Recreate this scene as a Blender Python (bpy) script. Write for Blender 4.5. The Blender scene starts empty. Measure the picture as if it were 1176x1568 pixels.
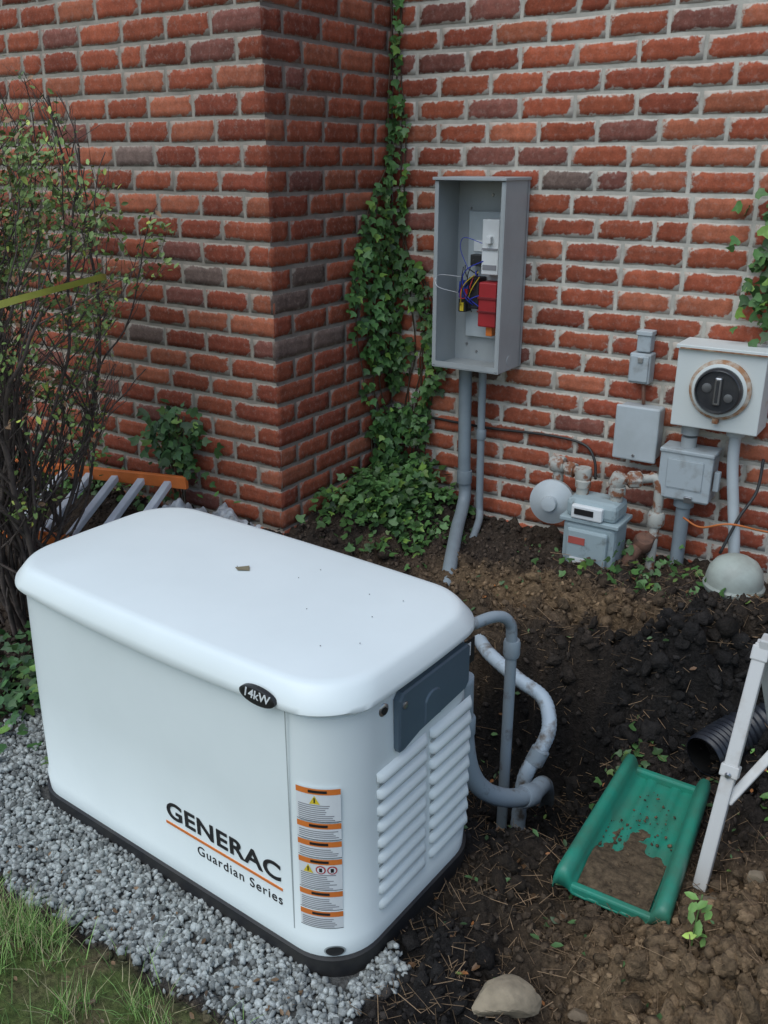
import bpy, bmesh, math, random
import numpy as np
from mathutils import Vector, Matrix, noise as mnoise
random.seed(5)
rng = np.random.default_rng(7)
scene = bpy.context.scene
COL = scene.collection

# ------------------------------------------------------------------ helpers
def link(ob):
    COL.objects.link(ob); return ob

def new_mat(name):
    m = bpy.data.materials.new(name); m.use_nodes = True
    nt = m.node_tree
    return m, nt, nt.nodes['Principled BSDF']

def tex_noise(nt, scale, detail=4, rough=0.6, coord=None):
    n = nt.nodes.new('ShaderNodeTexNoise')
    n.inputs['Scale'].default_value = scale
    n.inputs['Detail'].default_value = detail
    n.inputs['Roughness'].default_value = rough
    if coord is None:
        tc = nt.nodes.new('ShaderNodeTexCoord'); coord = tc.outputs['Object']
    nt.links.new(coord, n.inputs['Vector'])
    return n

def mixc(nt, a, b, fac, mode='MIX'):
    n = nt.nodes.new('ShaderNodeMix'); n.data_type = 'RGBA'; n.blend_type = mode
    for idx, v in ((0, fac), (6, a), (7, b)):
        if hasattr(v, 'node'): nt.links.new(v, n.inputs[idx])
        elif idx == 0: n.inputs[0].default_value = v
        else: n.inputs[idx].default_value = (v[0], v[1], v[2], 1)
    return n.outputs[2]

def ramp(nt, src, p0, p1, c0=(0,0,0), c1=(1,1,1)):
    r = nt.nodes.new('ShaderNodeValToRGB')
    r.color_ramp.elements[0].position = p0; r.color_ramp.elements[1].position = p1
    r.color_ramp.elements[0].color = (*c0, 1); r.color_ramp.elements[1].color = (*c1, 1)
    nt.links.new(src, r.inputs[0]); return r.outputs[0]

def mth(nt, op, a, b=None):
    n = nt.nodes.new('ShaderNodeMath'); n.operation = op
    for i, v in enumerate((a, b)):
        if v is None: continue
        if hasattr(v, 'node'): nt.links.new(v, n.inputs[i])
        else: n.inputs[i].default_value = v
    return n.outputs[0]

def add_bump(nt, bsdf, height, strength, dist=0.01):
    b = nt.nodes.new('ShaderNodeBump'); b.inputs['Strength'].default_value = strength
    b.inputs['Distance'].default_value = dist
    nt.links.new(height, b.inputs['Height']); nt.links.new(b.outputs[0], bsdf.inputs['Normal'])

def simple(name, c1, c2=None, rough=0.5, metal=0.0, ns=8, bump=0.0, bs=60, lo=0.4, hi=0.65, bd=0.004):
    m, nt, b = new_mat(name)
    if c2 is None: c2 = tuple(v*0.8 for v in c1)
    n = tex_noise(nt, ns, 6)
    nt.links.new(mixc(nt, c1, c2, ramp(nt, n.outputs[0], lo, hi)), b.inputs['Base Color'])
    b.inputs['Roughness'].default_value = rough; b.inputs['Metallic'].default_value = metal
    if bump > 0:
        n2 = tex_noise(nt, bs, 5); add_bump(nt, b, n2.outputs[0], bump, bd)
    return m

def attrmat(name, var=0.5, ns=60, rough=0.9, bump=0.0, bs=150, bd=0.004, spec=0.3, trans=0.0):
    m, nt, b = new_mat(name)
    a = nt.nodes.new('ShaderNodeAttribute'); a.attribute_name = 'col'
    n = tex_noise(nt, ns, 6)
    k = ramp(nt, n.outputs[0], 0.3, 0.7, (1-var,)*3, (1+var*0.6,)*3)
    nt.links.new(mixc(nt, a.outputs[0], k, 1.0, 'MULTIPLY'), b.inputs['Base Color'])
    b.inputs['Roughness'].default_value = rough
    b.inputs['Specular IOR Level'].default_value = spec
    if bump > 0:
        n2 = tex_noise(nt, bs, 6); add_bump(nt, b, n2.outputs[0], bump, bd)
    return m

def set_cols(me, cols):
    at = me.attributes.new('col', 'FLOAT_COLOR', 'POINT')
    c = np.ones((len(cols), 4), dtype=np.float32); c[:, :3] = cols
    at.data.foreach_set('color', c.ravel())

def tri_mesh(name, V, F, mat, cols=None, smooth=False):
    V = np.asarray(V, dtype=np.float32); F = np.asarray(F, dtype=np.int32)
    k = F.shape[1]
    me = bpy.data.meshes.new(name)
    me.vertices.add(len(V)); me.vertices.foreach_set('co', V.ravel())
    me.loops.add(F.size); me.loops.foreach_set('vertex_index', F.ravel())
    me.polygons.add(len(F)); me.polygons.foreach_set('loop_start', np.arange(len(F), dtype=np.int32)*k)
    me.update(calc_edges=True); me.validate()
    if smooth: me.polygons.foreach_set('use_smooth', np.ones(len(F), dtype=bool))
    if cols is not None: set_cols(me, cols)
    me.materials.append(mat)
    return link(bpy.data.objects.new(name, me))

def scatter(name, tv, tf, pos, rot, scale, cols, mat, jitter=0.0, smooth=False):
    N = len(pos); tv = np.asarray(tv, float); tf = np.asarray(tf)
    L = np.repeat(tv[None], N, 0)
    if jitter: L = L * (1 + rng.uniform(-jitter, jitter, (N, len(tv), 1)))
    scale = np.asarray(scale, float)
    if scale.ndim == 1: scale = scale[:, None]
    L = L * scale[:, None, :]
    V = np.einsum('nij,nkj->nki', rot, L) + np.asarray(pos)[:, None, :]
    F = (tf[None] + (np.arange(N)*len(tv))[:, None, None]).reshape(-1, tf.shape[1])
    C = np.repeat(np.asarray(cols), len(tv), 0)
    return tri_mesh(name, V.reshape(-1, 3), F, mat, C, smooth)

def rand_rot(N):
    q = rng.normal(size=(N, 4)); q /= np.linalg.norm(q, axis=1)[:, None]
    w, x, y, z = q.T
    return np.stack([np.stack([1-2*(y*y+z*z), 2*(x*y-z*w), 2*(x*z+y*w)], 1),
                     np.stack([2*(x*y+z*w), 1-2*(x*x+z*z), 2*(y*z-x*w)], 1),
                     np.stack([2*(x*z-y*w), 2*(y*z+x*w), 1-2*(x*x+y*y)], 1)], 1)

def rot_from_normal(n, t=None):
    n = n/np.linalg.norm(n, axis=1)[:, None]
    if t is None: t = rng.normal(size=n.shape)
    t = t - n*np.sum(t*n, 1)[:, None]; t /= (np.linalg.norm(t, axis=1)[:, None]+1e-9)
    x = np.cross(t, n)
    return np.stack([x, t, n], 2)

def ico(sub=1):
    bm = bmesh.new(); bmesh.ops.create_icosphere(bm, subdivisions=sub, radius=1.0)
    v = [tuple(x.co) for x in bm.verts]; f = [[y.index for y in x.verts] for x in bm.faces]
    bm.free(); return np.array(v), np.array(f)
ICO1 = ico(1); ICO2 = ico(2)

def group(name, parts, loc=(0, 0, 0)):
    e = bpy.data.objects.new(name, None); e.location = loc; e.empty_display_size = 0.1
    link(e)
    for p in parts:
        p.parent = e; p.matrix_parent_inverse = Matrix.Translation(-Vector(loc))
    return e

def pymesh(name, V, F, mat, smooth=False, bevel=0, mats=None, mi=None):
    me = bpy.data.meshes.new(name); me.from_pydata([tuple(v) for v in V], [], F)
    if mats:
        for m in mats: me.materials.append(m)
        me.polygons.foreach_set('material_index', mi)
    else: me.materials.append(mat)
    bm = bmesh.new(); bm.from_mesh(me); bmesh.ops.recalc_face_normals(bm, faces=bm.faces)
    if bevel: bmesh.ops.bevel(bm, geom=list(bm.edges), offset=bevel, segments=2, affect='EDGES', profile=0.5)
    bm.to_mesh(me); bm.free()
    if smooth: me.shade_smooth()
    return link(bpy.data.objects.new(name, me))

def box(name, x, y, z, mat, bevel=0.003):
    V = [(a, b, c) for a in x for b in y for c in z]
    F = [(0,1,3,2),(4,6,7,5),(0,4,5,1),(2,3,7,6),(0,2,6,4),(1,5,7,3)]
    return pymesh(name, V, F, mat, bevel=bevel)

def catmull(P, n=8):
    P = [Vector(p) for p in P]
    if len(P) < 3: return P
    Q = [P[0]*2-P[1]] + P + [P[-1]*2-P[-2]]
    out = []
    for i in range(1, len(Q)-2):
        p0, p1, p2, p3 = Q[i-1:i+3]
        for k in range(n):
            t = k/n
            out.append(0.5*((2*p1)+(p2-p0)*t+(2*p0-5*p1+4*p2-p3)*t*t+(3*p1-p0-3*p2+p3)*t**3))
    out.append(P[-1]); return out

def tube(name, pts, r, mat, seg=14, smooth_path=True, n=8, rfun=None, caps=True):
    P = catmull(pts, n) if smooth_path else [Vector(p) for p in pts]
    V = []; F = []
    T = [(P[min(i+1, len(P)-1)]-P[max(i-1, 0)]).normalized() for i in range(len(P))]
    u = T[0].orthogonal().normalized()
    for i, p in enumerate(P):
        u = (u - T[i]*u.dot(T[i])).normalized(); w = T[i].cross(u)
        rr = rfun(i, len(P)) if rfun else r
        for k in range(seg):
            a = 2*math.pi*k/seg
            V.append(p+(u*math.cos(a)+w*math.sin(a))*rr)
    for i in range(len(P)-1):
        for k in range(seg):
            F.append((i*seg+k, i*seg+(k+1) % seg, (i+1)*seg+(k+1) % seg, (i+1)*seg+k))
    if caps:
        F.append(tuple(range(seg))[::-1]); F.append(tuple((len(P)-1)*seg+k for k in range(seg)))
    ob = pymesh(name, V, F, mat)
    for f in ob.data.polygons: f.use_smooth = len(f.vertices) == 4
    return ob

def lathe(name, prof, origin, axis, mat, seg=32, smooth=True):
    ax = Vector(axis).normalized(); u = ax.orthogonal().normalized(); w = ax.cross(u); o = Vector(origin)
    V = []; F = []
    for (r, h) in prof:
        for k in range(seg):
            a = 2*math.pi*k/seg
            V.append(o+ax*h+(u*math.cos(a)+w*math.sin(a))*max(r, 1e-4))
    for i in range(len(prof)-1):
        for k in range(seg):
            F.append((i*seg+k, i*seg+(k+1) % seg, (i+1)*seg+(k+1) % seg, (i+1)*seg+k))
    F.append(tuple(range(seg))[::-1]); F.append(tuple((len(prof)-1)*seg+k for k in range(seg)))
    ob = pymesh(name, V, F, mat)
    if smooth:
        for f in ob.data.polygons: f.use_smooth = len(f.vertices) == 4
        try: ob.data.set_sharp_from_angle(angle=math.radians(40))
        except Exception: pass
    return ob

def text(name, body, size, loc, rot, mat, ext=0.0006, off=0.0, align='LEFT', shear=0.0, space=1.0, width=None):
    c = bpy.data.curves.new(name, 'FONT'); c.body = body; c.size = size; c.extrude = ext; c.offset = off
    c.align_x = align; c.align_y = 'BOTTOM'; c.shear = shear; c.space_character = space
    tmp = bpy.data.objects.new(name+'_tmp', c); link(tmp)
    bpy.context.view_layer.update()
    dg = bpy.context.evaluated_depsgraph_get()
    me = bpy.data.meshes.new_from_object(tmp.evaluated_get(dg))
    bpy.data.objects.remove(tmp)
    me.materials.clear(); me.materials.append(mat)
    if width:
        xs_ = [v.co.x for v in me.vertices]; k_ = width/(max(xs_)-min(xs_))
        for v in me.vertices: v.co.x *= k_
    ob = link(bpy.data.objects.new(name, me)); ob.location = loc; ob.rotation_euler = rot
    return ob

_tab = rng.random((256, 256))
def vn(x, y):
    xi = np.floor(x).astype(int); yi = np.floor(y).astype(int); fx = x-xi; fy = y-yi
    fx = fx*fx*(3-2*fx); fy = fy*fy*(3-2*fy)
    g = lambda a, b: _tab[a & 255, b & 255]
    return (g(xi, yi)*(1-fx)+g(xi+1, yi)*fx)*(1-fy)+(g(xi, yi+1)*(1-fx)+g(xi+1, yi+1)*fx)*fy
def fbm(x, y, s, o=4):
    r = 0; a = 1; tot = 0
    for i in range(o):
        r = r+a*(vn(x*s+17.3*i, y*s+9.1*i)-0.5); tot += a; a *= 0.55; s *= 2.03
    return r/tot*2
def S(a, b, t):
    t = np.clip((t-a)/(b-a), 0, 1); return t*t*(3-2*t)
def G(x, y, cx, cy, sx, sy):
    return np.exp(-((x-cx)/sx)**2-((y-cy)/sy)**2)

# ------------------------------------------------------------------ layout constants
WX, WL, WR = -2.31, 2.77, 3.63
HX, HY, RR = .60, .306, .135
GX, GY, GROT = -1.522, 1.614, math.radians(-3.4)
def gen_local(x, y):
    dx = x-GX; dy = y-GY; c = math.cos(-GROT); s = math.sin(-GROT)
    return dx*c-dy*s, dx*s+dy*c
def gen_dist(x, y):
    a, b = gen_local(x, y); return np.maximum(np.abs(a)-HX, np.abs(b)-HY)
# ------------------------------------------------------------------ terrain
def gravel_mask(x, y):
    e = 0.05*fbm(x, y, 5)
    m = S(1.03, 1.08, y+e)*(1-S(1.36, 1.42, y+e))*(1-S(-0.90, -0.84, x+e))*S(-3.0, -2.7, x+e)
    m = np.maximum(m, S(1.0, 1.06, y+e)*(1-S(1.7, 1.8, y))*(1-S(-2.05, -1.98, x))*S(-2.55, -2.4, x+e))
    return m
def grass_mask(x, y):
    e = 0.06*fbm(x+3, y, 4)
    return (1-S(0.98, 1.04, y+e))*(1-S(-1.12, -1.0, x+e))
def trench(x, y):
    w1 = .14*fbm(x+9, y*.3, 4); w2 = .10*fbm(x*.3, y+4, 4)
    return S(-1.80, -1.55, x+w2)*(1-S(-.80, -.66, x+w2))*S(1.95, 2.08, y)*(1-S(2.62, 2.71, y+w1))
def height(x, y):
    x = np.asarray(x, float); y = np.asarray(y, float)
    left = 0.30*S(2.15, 2.75, y)
    wob = .07*fbm(x, y*.3, 5)
    right = 0.22*S(2.60, 2.74, y+wob)*S(-1.9, -1.5, x)*(1-S(-.75, -.45, x))+0.20*S(2.45, 3.0, y+wob)*np.clip(S(-.75, -.45, x)+1-S(-1.9, -1.5, x), 0, 1)
    b = S(-2.15, -1.75, x)
    z = left*(1-b)+right*b
    z = z + 0.14*G(x, y, -0.34, 3.08, 0.26, 0.26) + 0.03*G(x, y, -1.25, 3.0, 0.35, 0.16)
    z = z - 0.34*trench(x, y) - 0.04*G(x, y, -0.5, 2.15, 0.2, 0.35)
    z = z + 0.28*G(x, y, 0.05, 2.80, 0.30, 0.33) + .19*G(x, y, -.58, 2.82, .16, .13) + .09*G(x, y, -.68, 2.54, .08, .12)
    z = z + 0.36*G(x, y, 0.12, 1.78, 0.32, 0.28) + 0.10*G(x, y, -0.33, 1.62, 0.18, 0.15)+.05*G(x, y, -.78, 1.55, .07, .25)
    gm = gravel_mask(x, y); gr = grass_mask(x, y)
    under = 1-S(0.0, 0.08, gen_dist(x, y))
    soil = (1-gm)*(1-gr)*(1-under)
    tray_flat = 1-.85*S(0, .5, G(x, y, -.52, 2.12, .17, .32))
    amp = (1+1.3*G(x, y, -.6, 2.8, .8, .45)+1.2*G(x, y, 0, 1.7, .45, .4))*tray_flat
    r1 = 1-np.abs(fbm(x+8, y, 9, 3))*2.2
    z = z + soil*amp*(0.026*fbm(x, y, 5)+0.024*r1+0.036*fbm(x+5, y, 14)+0.034*fbm(x, y+3, 30, 4)-.012)
    z = z + 0.006*fbm(x, y, 20)*(1-soil)+0.012*gr
    return z-0.012*under
def ground_cols(x, y):
    n = fbm(x, y+7, 3)[..., None]; n2 = fbm(x+2, y, 11)[..., None]
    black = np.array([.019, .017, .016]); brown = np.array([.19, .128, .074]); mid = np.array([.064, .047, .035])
    c = np.ones(x.shape+(3,))*mid
    w = lambda a: np.clip(a, 0, 1)[..., None]
    k = w(G(x, y, -0.80, 1.6, 0.24, 0.6)*2.0+trench(x, y)*1.6+G(x, y, -.5, 2.82, .42, .30)*1.8+G(x, y, .1, 2.75, .4, .5)*1.5  # dark soil; trench term adds extra black standing in for shade inside it
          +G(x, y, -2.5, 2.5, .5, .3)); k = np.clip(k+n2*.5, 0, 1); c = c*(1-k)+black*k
    k = w(G(x, y, 0.05, 1.78, .45, .36)*1.8+G(x, y, -1.2, 2.96, .40, .15)*1.6+G(x, y, -.36, 1.50, .15, .25)*.8)
    k = np.clip(k+n*.35, 0, 1)*(k > .02); c = c*(1-k)+brown*k
    gm = gravel_mask(x, y)[..., None]; gr = grass_mask(x, y)[..., None]
    c = c*(1-gm)+np.array([.12, .12, .115])*gm
    gcol = np.array([.09, .12, .035])*(1-np.clip(n2*1.5+.3, 0, 1))+np.array([.15, .11, .065])*np.clip(n2*1.5+.3, 0, 1)
    c = c*(1-gr)+gcol*gr
    return c

def axis(lo, hi, st, far):
    core = np.arange(lo, hi, st); d = []; s = st; t = 0
    while t < far: s *= 1.35; t += s; d.append(t)
    d = np.array(d)
    return np.concatenate([(lo-d)[::-1], core, core[-1]+d])
xs = axis(-3.6, 0.7, 0.010, 70); ys = axis(0.6, 3.75, 0.010, 70)
X, Y = np.meshgrid(xs, ys, indexing='ij'); Z = height(X, Y)
V = np.stack([X, Y, Z], -1).reshape(-1, 3)
nx, ny = len(xs), len(ys)
I = np.arange(nx*ny).reshape(nx, ny)
F = np.stack([I[:-1, :-1], I[1:, :-1], I[1:, 1:], I[:-1, 1:]], -1).reshape(-1, 4)
ground = tri_mesh('ground', V, F, attrmat('soil', .6, 70, .95, 1.0, 140, .010, .2), ground_cols(X, Y).reshape(-1, 3), True)

def pts_in(n, x0, x1, y0, y1, f=None):
    x = rng.uniform(x0, x1, n); y = rng.uniform(y0, y1, n)
    ok = gen_dist(x, y) > .005
    ok &= ~((y > WR-.02) | ((x < WX+.01) & (y > WL-.02)))
    if f is not None: ok &= rng.random(n) < f(x, y)
    return x[ok], y[ok]
soilf = lambda x, y: (1-gravel_mask(x, y))*(1-grass_mask(x, y))
x, y = pts_in(52000, -3.3, .5, .8, 3.62, soilf)
s = 0.0022+0.0115*rng.random(len(x))**3.2
cl = ground_cols(x, y)*rng.uniform(.6, 1.8, (len(x), 1))
sc = s[:, None]*rng.uniform(.5, 1.3, (len(x), 3))
scatter('soil_clods', *ICO1, np.stack([x, y, height(x, y)+s*.2], 1), rand_rot(len(x)), sc, cl, attrmat('clod', .5, 120, .95, .8, 200, .004), .42)
x = np.concatenate([rng.normal(.0, .22, 2600), rng.uniform(-.9, .3, 600), rng.normal(-.4, .45, 1700)]); y = np.concatenate([rng.normal(1.74, .22, 2600), rng.uniform(1.3, 3.3, 600), rng.normal(2.8, .25, 1700)])
ok = (gen_dist(x, y) > .04) & (y < 3.5) & ~((x > -.74) & (x < -.34) & (y > 1.8) & (y < 2.5)); x = x[ok]; y = y[ok]
s = 0.005+0.029*rng.random(len(x))**3.2
scatter('soil_lumps', *ICO2, np.stack([x, y, height(x, y)+s*.15], 1), rand_rot(len(x)), s[:, None]*rng.uniform(.45, 1.25, (len(x), 3)),
        ground_cols(x, y)*rng.uniform(.75, 1.4, (len(x), 1)), attrmat('lump', .6, 45, .95, 1.0, 90, .016), .32)
gx, gy = pts_in(33000, -3.0, -.8, .95, 1.85, gravel_mask)
s = rng.uniform(.0045, .0110, len(gx))
g = rng.uniform(.14, .54, len(gx))[:, None]*np.array([.95, 1.0, .96])
scatter('gravel', *ICO1, np.stack([gx, gy, height(gx, gy)+rng.uniform(0, .014, len(gx))], 1), rand_rot(len(gx)), s[:, None]*rng.uniform(.5, 1.35, (len(gx), 3)), g,
        attrmat('gravel_stone', .35, 200, .8, .4, 400, .002), .32)
stick = np.array([[-.5, -.5, -.5], [.5, -.5, -.5], [0, .5, -.5], [-.4, -.5, .5], [.6, -.5, .5], [.1, .5, .5]])
stf = np.array([[0, 1, 4], [0, 4, 3], [1, 2, 5], [1, 5, 4], [2, 0, 3], [2, 3, 5]])
x, y = pts_in(6000, -1.3, .4, 1.2, 3.5, soilf)
N = len(x); d = np.stack([rng.normal(size=N), rng.normal(size=N), rng.normal(0, .3, N)], 1)
R = rot_from_normal(d)
L = rng.uniform(.015, .09, N); w = rng.uniform(.0007, .0018, N)
scatter('straw_and_roots', stick, stf, np.stack([x, y, height(x, y)+.010], 1), R, np.stack([w, w, L], 1),
        rng.uniform(.25, 1.3, (N, 1))*np.array([.33, .22, .13]), attrmat('straw', .2, 100, .8))
# grass
x = rng.uniform(-2.7, -1.0, 42000); y = rng.uniform(.5, 1.14, 42000)
dens = np.clip(.40+fbm(x, y, 5)*2.6, .03, 1)*grass_mask(x, y-.02)
ok = rng.random(len(x)) < dens; x = x[ok]; y = y[ok]; N = len(x)
blade = np.array([[-.5, 0, 0], [.5, 0, 0], [-.38, .12, .45], [.38, .12, .45], [0, .5, 1.0]])
blf = np.array([[0, 1, 3], [0, 3, 2], [2, 3, 4]])
lean = rng.uniform(.2, 1.7, N); a = rng.uniform(0, 2*np.pi, N)
n_up = np.stack([np.cos(a)*.25, np.sin(a)*.25, np.ones(N)], 1)
R = rot_from_normal(n_up)
h = rng.uniform(.03, .10, N)
gc = np.array([.25, .41, .12])*rng.uniform(.5, 1.4, (N, 1)); dry = rng.random(N) < .28; gc[dry] = np.array([.48, .41, .24])
scatter('grass', blade, blf, np.stack([x, y, height(x, y)-.002], 1), R, np.stack([rng.uniform(.0016, .0028, N), h*lean, h], 1), gc, attrmat('grass_blade', .2, 50, .55))

# ------------------------------------------------------------------ brick house
def brick_mat(name, mortar, smear):
    m, nt, b = new_mat(name)
    a = nt.nodes.new('ShaderNodeAttribute'); a.attribute_name = 'col'
    dd = nt.nodes.new('ShaderNodeAttribute'); dd.attribute_name = 'dist'
    n1 = tex_noise(nt, 22, 8, .7); n2 = tex_noise(nt, 140, 5, .7); n3 = tex_noise(nt, 9, 4); n4 = tex_noise(nt, 48, 6, .75); n5 = tex_noise(nt, 1.6, 4)
    k = ramp(nt, n1.outputs[0], .3, .7, (.70,)*3, (1.22,)*3)
    c = mixc(nt, a.outputs[0], k, 1.0, 'MULTIPLY')
    k2 = ramp(nt, n2.outputs[0], .35, .62, (.82,)*3, (1.06,)*3)
    c = mixc(nt, c, k2, 1.0, 'MULTIPLY')
    c = mixc(nt, c, ramp(nt, n5.outputs[0], .35, .65, (.82, .82, .84), (1.1, 1.08, 1.05)), 1.0, 'MULTIPLY')
    c = mixc(nt, c, (.44, .33, .28), mth(nt, 'MULTIPLY', ramp(nt, n4.outputs[0], .52, .75), .45))
    thr = mth(nt, 'MULTIPLY', ramp(nt, n4.outputs[0], .36, .72), smear)
    thr = mth(nt, 'ADD', thr, mth(nt, 'MULTIPLY', ramp(nt, n3.outputs[0], .5, .72), smear*.9))
    msk = mth(nt, 'DIVIDE', mth(nt, 'SUBTRACT', thr, dd.outputs['Fac']), .005)
    cl = nt.nodes.new('ShaderNodeClamp'); nt.links.new(msk, cl.inputs[0])
    c = mixc(nt, c, mortar, mth(nt, 'MULTIPLY', cl.outputs[0], .85))
    nt.links.new(c, b.inputs['Base Color']); b.inputs['Roughness'].default_value = .88
    b.inputs['Specular IOR Level'].default_value = .25
    hsum = mth(nt, 'ADD', mth(nt, 'MULTIPLY', n1.outputs[0], .5), mth(nt, 'MULTIPLY', n2.outputs[0], .4))
    add_bump(nt, b, hsum, .3, .003)
    return m
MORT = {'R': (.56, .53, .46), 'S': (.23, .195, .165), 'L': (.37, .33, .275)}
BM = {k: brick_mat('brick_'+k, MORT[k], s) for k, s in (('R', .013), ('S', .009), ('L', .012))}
MM = {k: simple('mortar_'+k, MORT[k], tuple(v*.70 for v in MORT[k]), .95, ns=9, bump=.5, bs=90, bd=.003) for k in MORT}
CH = .0895; BL = .236; MJ = .0150; Z0 = -.12; ROWS = 40

def brick_wall(name, origin, u, n, length, zone, phase):
    o = Vector((*origin, 0)); u = Vector((*u, 0)); n = Vector((*n, 0)); zax = Vector((0, 0, 1))
    flip = u.cross(zax).dot(n) < 0
    V = []; F = []; C = []; D = []
    for r in range(ROWS):
        z0 = Z0+r*CH
        t = 0.0; first = True
        while t < length-.02:
            L = BL*random.uniform(.96, 1.04)
            if random.random() < .06: L *= .55
            if first and ((r+phase) % 2 == 1): L = BL*.5
            L2 = min(L, length-t)
            a0 = t+(0 if first else MJ/2); a1 = t+L2-MJ/2; first = False
            b0 = z0+MJ/2+random.uniform(-.0015, .0015); b1 = z0+CH-MJ/2+random.uniform(-.0015, .0015)
            rr = random.random()
            base = [Vector((.42, .112, .058)), Vector((.37, .095, .050)), Vector((.46, .145, .078)), Vector((.33, .083, .047))][int(random.random()*4)]
            pd = {'R': .006, 'S': .02, 'L': .02}[zone]
            if .8 < z0 < 1.4: pd += .05
            if rr < pd: base = Vector((.21, .145, .12))*random.uniform(.8, 1.2)
            elif rr < pd+.07: base = Vector((.27, .10, .075))
            br = random.uniform(.82, 1.14)
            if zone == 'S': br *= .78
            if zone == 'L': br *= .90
            base = base*br
            nu = max(3, int(round((a1-a0)/.030))); nv = 3
            off = random.uniform(-.0006, .0008); tilt = random.uniform(-.0008, .0008)
            s0 = len(V)
            for i in range(nu+1):
                for j in range(nv+1):
                    a = a0+(a1-a0)*i/nu; bz = b0+(b1-b0)*j/nv
                    edge = i in (0, nu) or j in (0, nv)
                    p = o+u*a+zax*bz
                    jt = mnoise.noise_vector(p*28)+mnoise.noise_vector(p*9+Vector((3, 1, 7)))*.6
                    am = .0028 if edge else .001
                    if a > 1e-6: p += u*jt.x*am
                    p += zax*jt.z*am
                    p += n*(off+tilt*(i/nu-.5)+jt.y*.0006)
                    V.append(p); D.append(min(a-a0+(1 if a0 < 1e-6 else 0), a1-a, bz-b0, b1-bz)); C.append(base)
            idx = lambda i, j: s0+i*(nv+1)+j
            for i in range(nu):
                for j in range(nv):
                    f = (idx(i, j), idx(i+1, j), idx(i+1, j+1), idx(i, j+1)); F.append(f[::-1] if flip else f)
            per = [idx(i, 0) for i in range(nu+1)]+[idx(nu, j) for j in range(1, nv+1)]+[idx(i, nv) for i in range(nu-1, -1, -1)]+[idx(0, j) for j in range(nv-1, 0, -1)]
            s1 = len(V)
            for q in per: V.append(V[q]-n*.012); D.append(0); C.append(base)
            m_ = len(per)
            for k in range(m_):
                f = (per[k], s1+k, s1+(k+1) % m_, per[(k+1) % m_]); F.append(f[::-1] if flip else f)
            t += L
    ob = tri_mesh(name, np.array([tuple(v) for v in V]), np.array(F), BM[zone], np.array([tuple(c) for c in C]), False)
    at = ob.data.attributes.new('dist', 'FLOAT', 'POINT'); at.data.foreach_set('value', np.array(D, dtype=np.float32))
    return ob
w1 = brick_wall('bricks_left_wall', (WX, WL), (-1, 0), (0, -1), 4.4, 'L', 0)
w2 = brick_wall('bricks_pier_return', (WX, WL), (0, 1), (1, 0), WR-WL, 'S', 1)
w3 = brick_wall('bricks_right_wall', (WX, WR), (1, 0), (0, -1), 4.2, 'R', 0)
k = .0016; ztop = Z0+ROWS*CH
fp = [(WX-4.4, WL+k), (WX-k, WL+k), (WX-k, WR+k), (WX+4.2, WR+k), (WX+4.2, 9), (WX-4.4, 9)]
V = [(a, b, -.3) for a, b in fp]+[(a, b, ztop) for a, b in fp]
F = [(i, (i+1) % 6, (i+1) % 6+6, i+6) for i in range(6)]+[tuple(range(6, 12))]
mass = pymesh('wall_core', V, F, None, mats=[MM['L'], MM['S'], MM['R']], mi=[0, 1, 2, 2, 0, 0, 0])
group('brick_house', [w1, w2, w3, mass], (WX, WL, 0))

# ------------------------------------------------------------------ generator
WHITE = simple('white_powdercoat', (.80, .865, .855), (.77, .835, .825), .36, ns=3, bump=.03, bs=500, bd=.001)
GAP = simple('dark_gap', (.02, .02, .02), rough=.8)
BASE = simple('black_plastic_base', (.018, .018, .02), (.035, .033, .03), .6, ns=12)
SLATE = simple('slate_panel', (.085, .125, .16), (.075, .11, .14), .45, ns=3)
SEAM = simple('seam_grey', (.38, .42, .42), rough=.7)
INK = simple('black_ink', (.018, .017, .018), rough=.45)
ORANGE = simple('orange_ink', (.72, .20, .035), (.68, .18, .03), .5)
LABW = simple('label_white', (.75, .78, .78), (.70, .72, .72), .5)
LABT = simple('label_text', (.28, .28, .30), rough=.6)
YEL = simple('label_yellow', (.80, .60, .04), rough=.5)
CHROME = simple('lock_metal', (.5, .5, .5), rough=.3, metal=.9)
def rrect(hx, hy, r, n=12, m=10, bulge=0.0):
    P = []
    cs = [(hx-r, -hy+r, -90), (hx-r, hy-r, 0), (-hx+r, hy-r, 90), (-hx+r, -hy+r, 180)]
    for ci, (cx, cy, a0) in enumerate(cs):
        for i in range(n+1):
            a = math.radians(a0+90*i/n); P.append([cx+r*math.cos(a), cy+r*math.sin(a)])
        nx_, ny_, na = cs[(ci+1) % 4]
        p = P[-1]; a = math.radians(na); q = [nx_+r*math.cos(a), ny_+r*math.sin(a)]
        for i in range(1, m):
            t = i/m; P.append([p[0]+(q[0]-p[0])*t, p[1]+(q[1]-p[1])*t])
    if bulge:
        for p in P:
            p[1] += math.copysign(bulge*(1-(p[0]/hx)**2), p[1]); p[0] += math.copysign(bulge*.7*(1-(p[1]/hy)**2 if abs(p[1]) < hy else 0), p[0])
    return P
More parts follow.
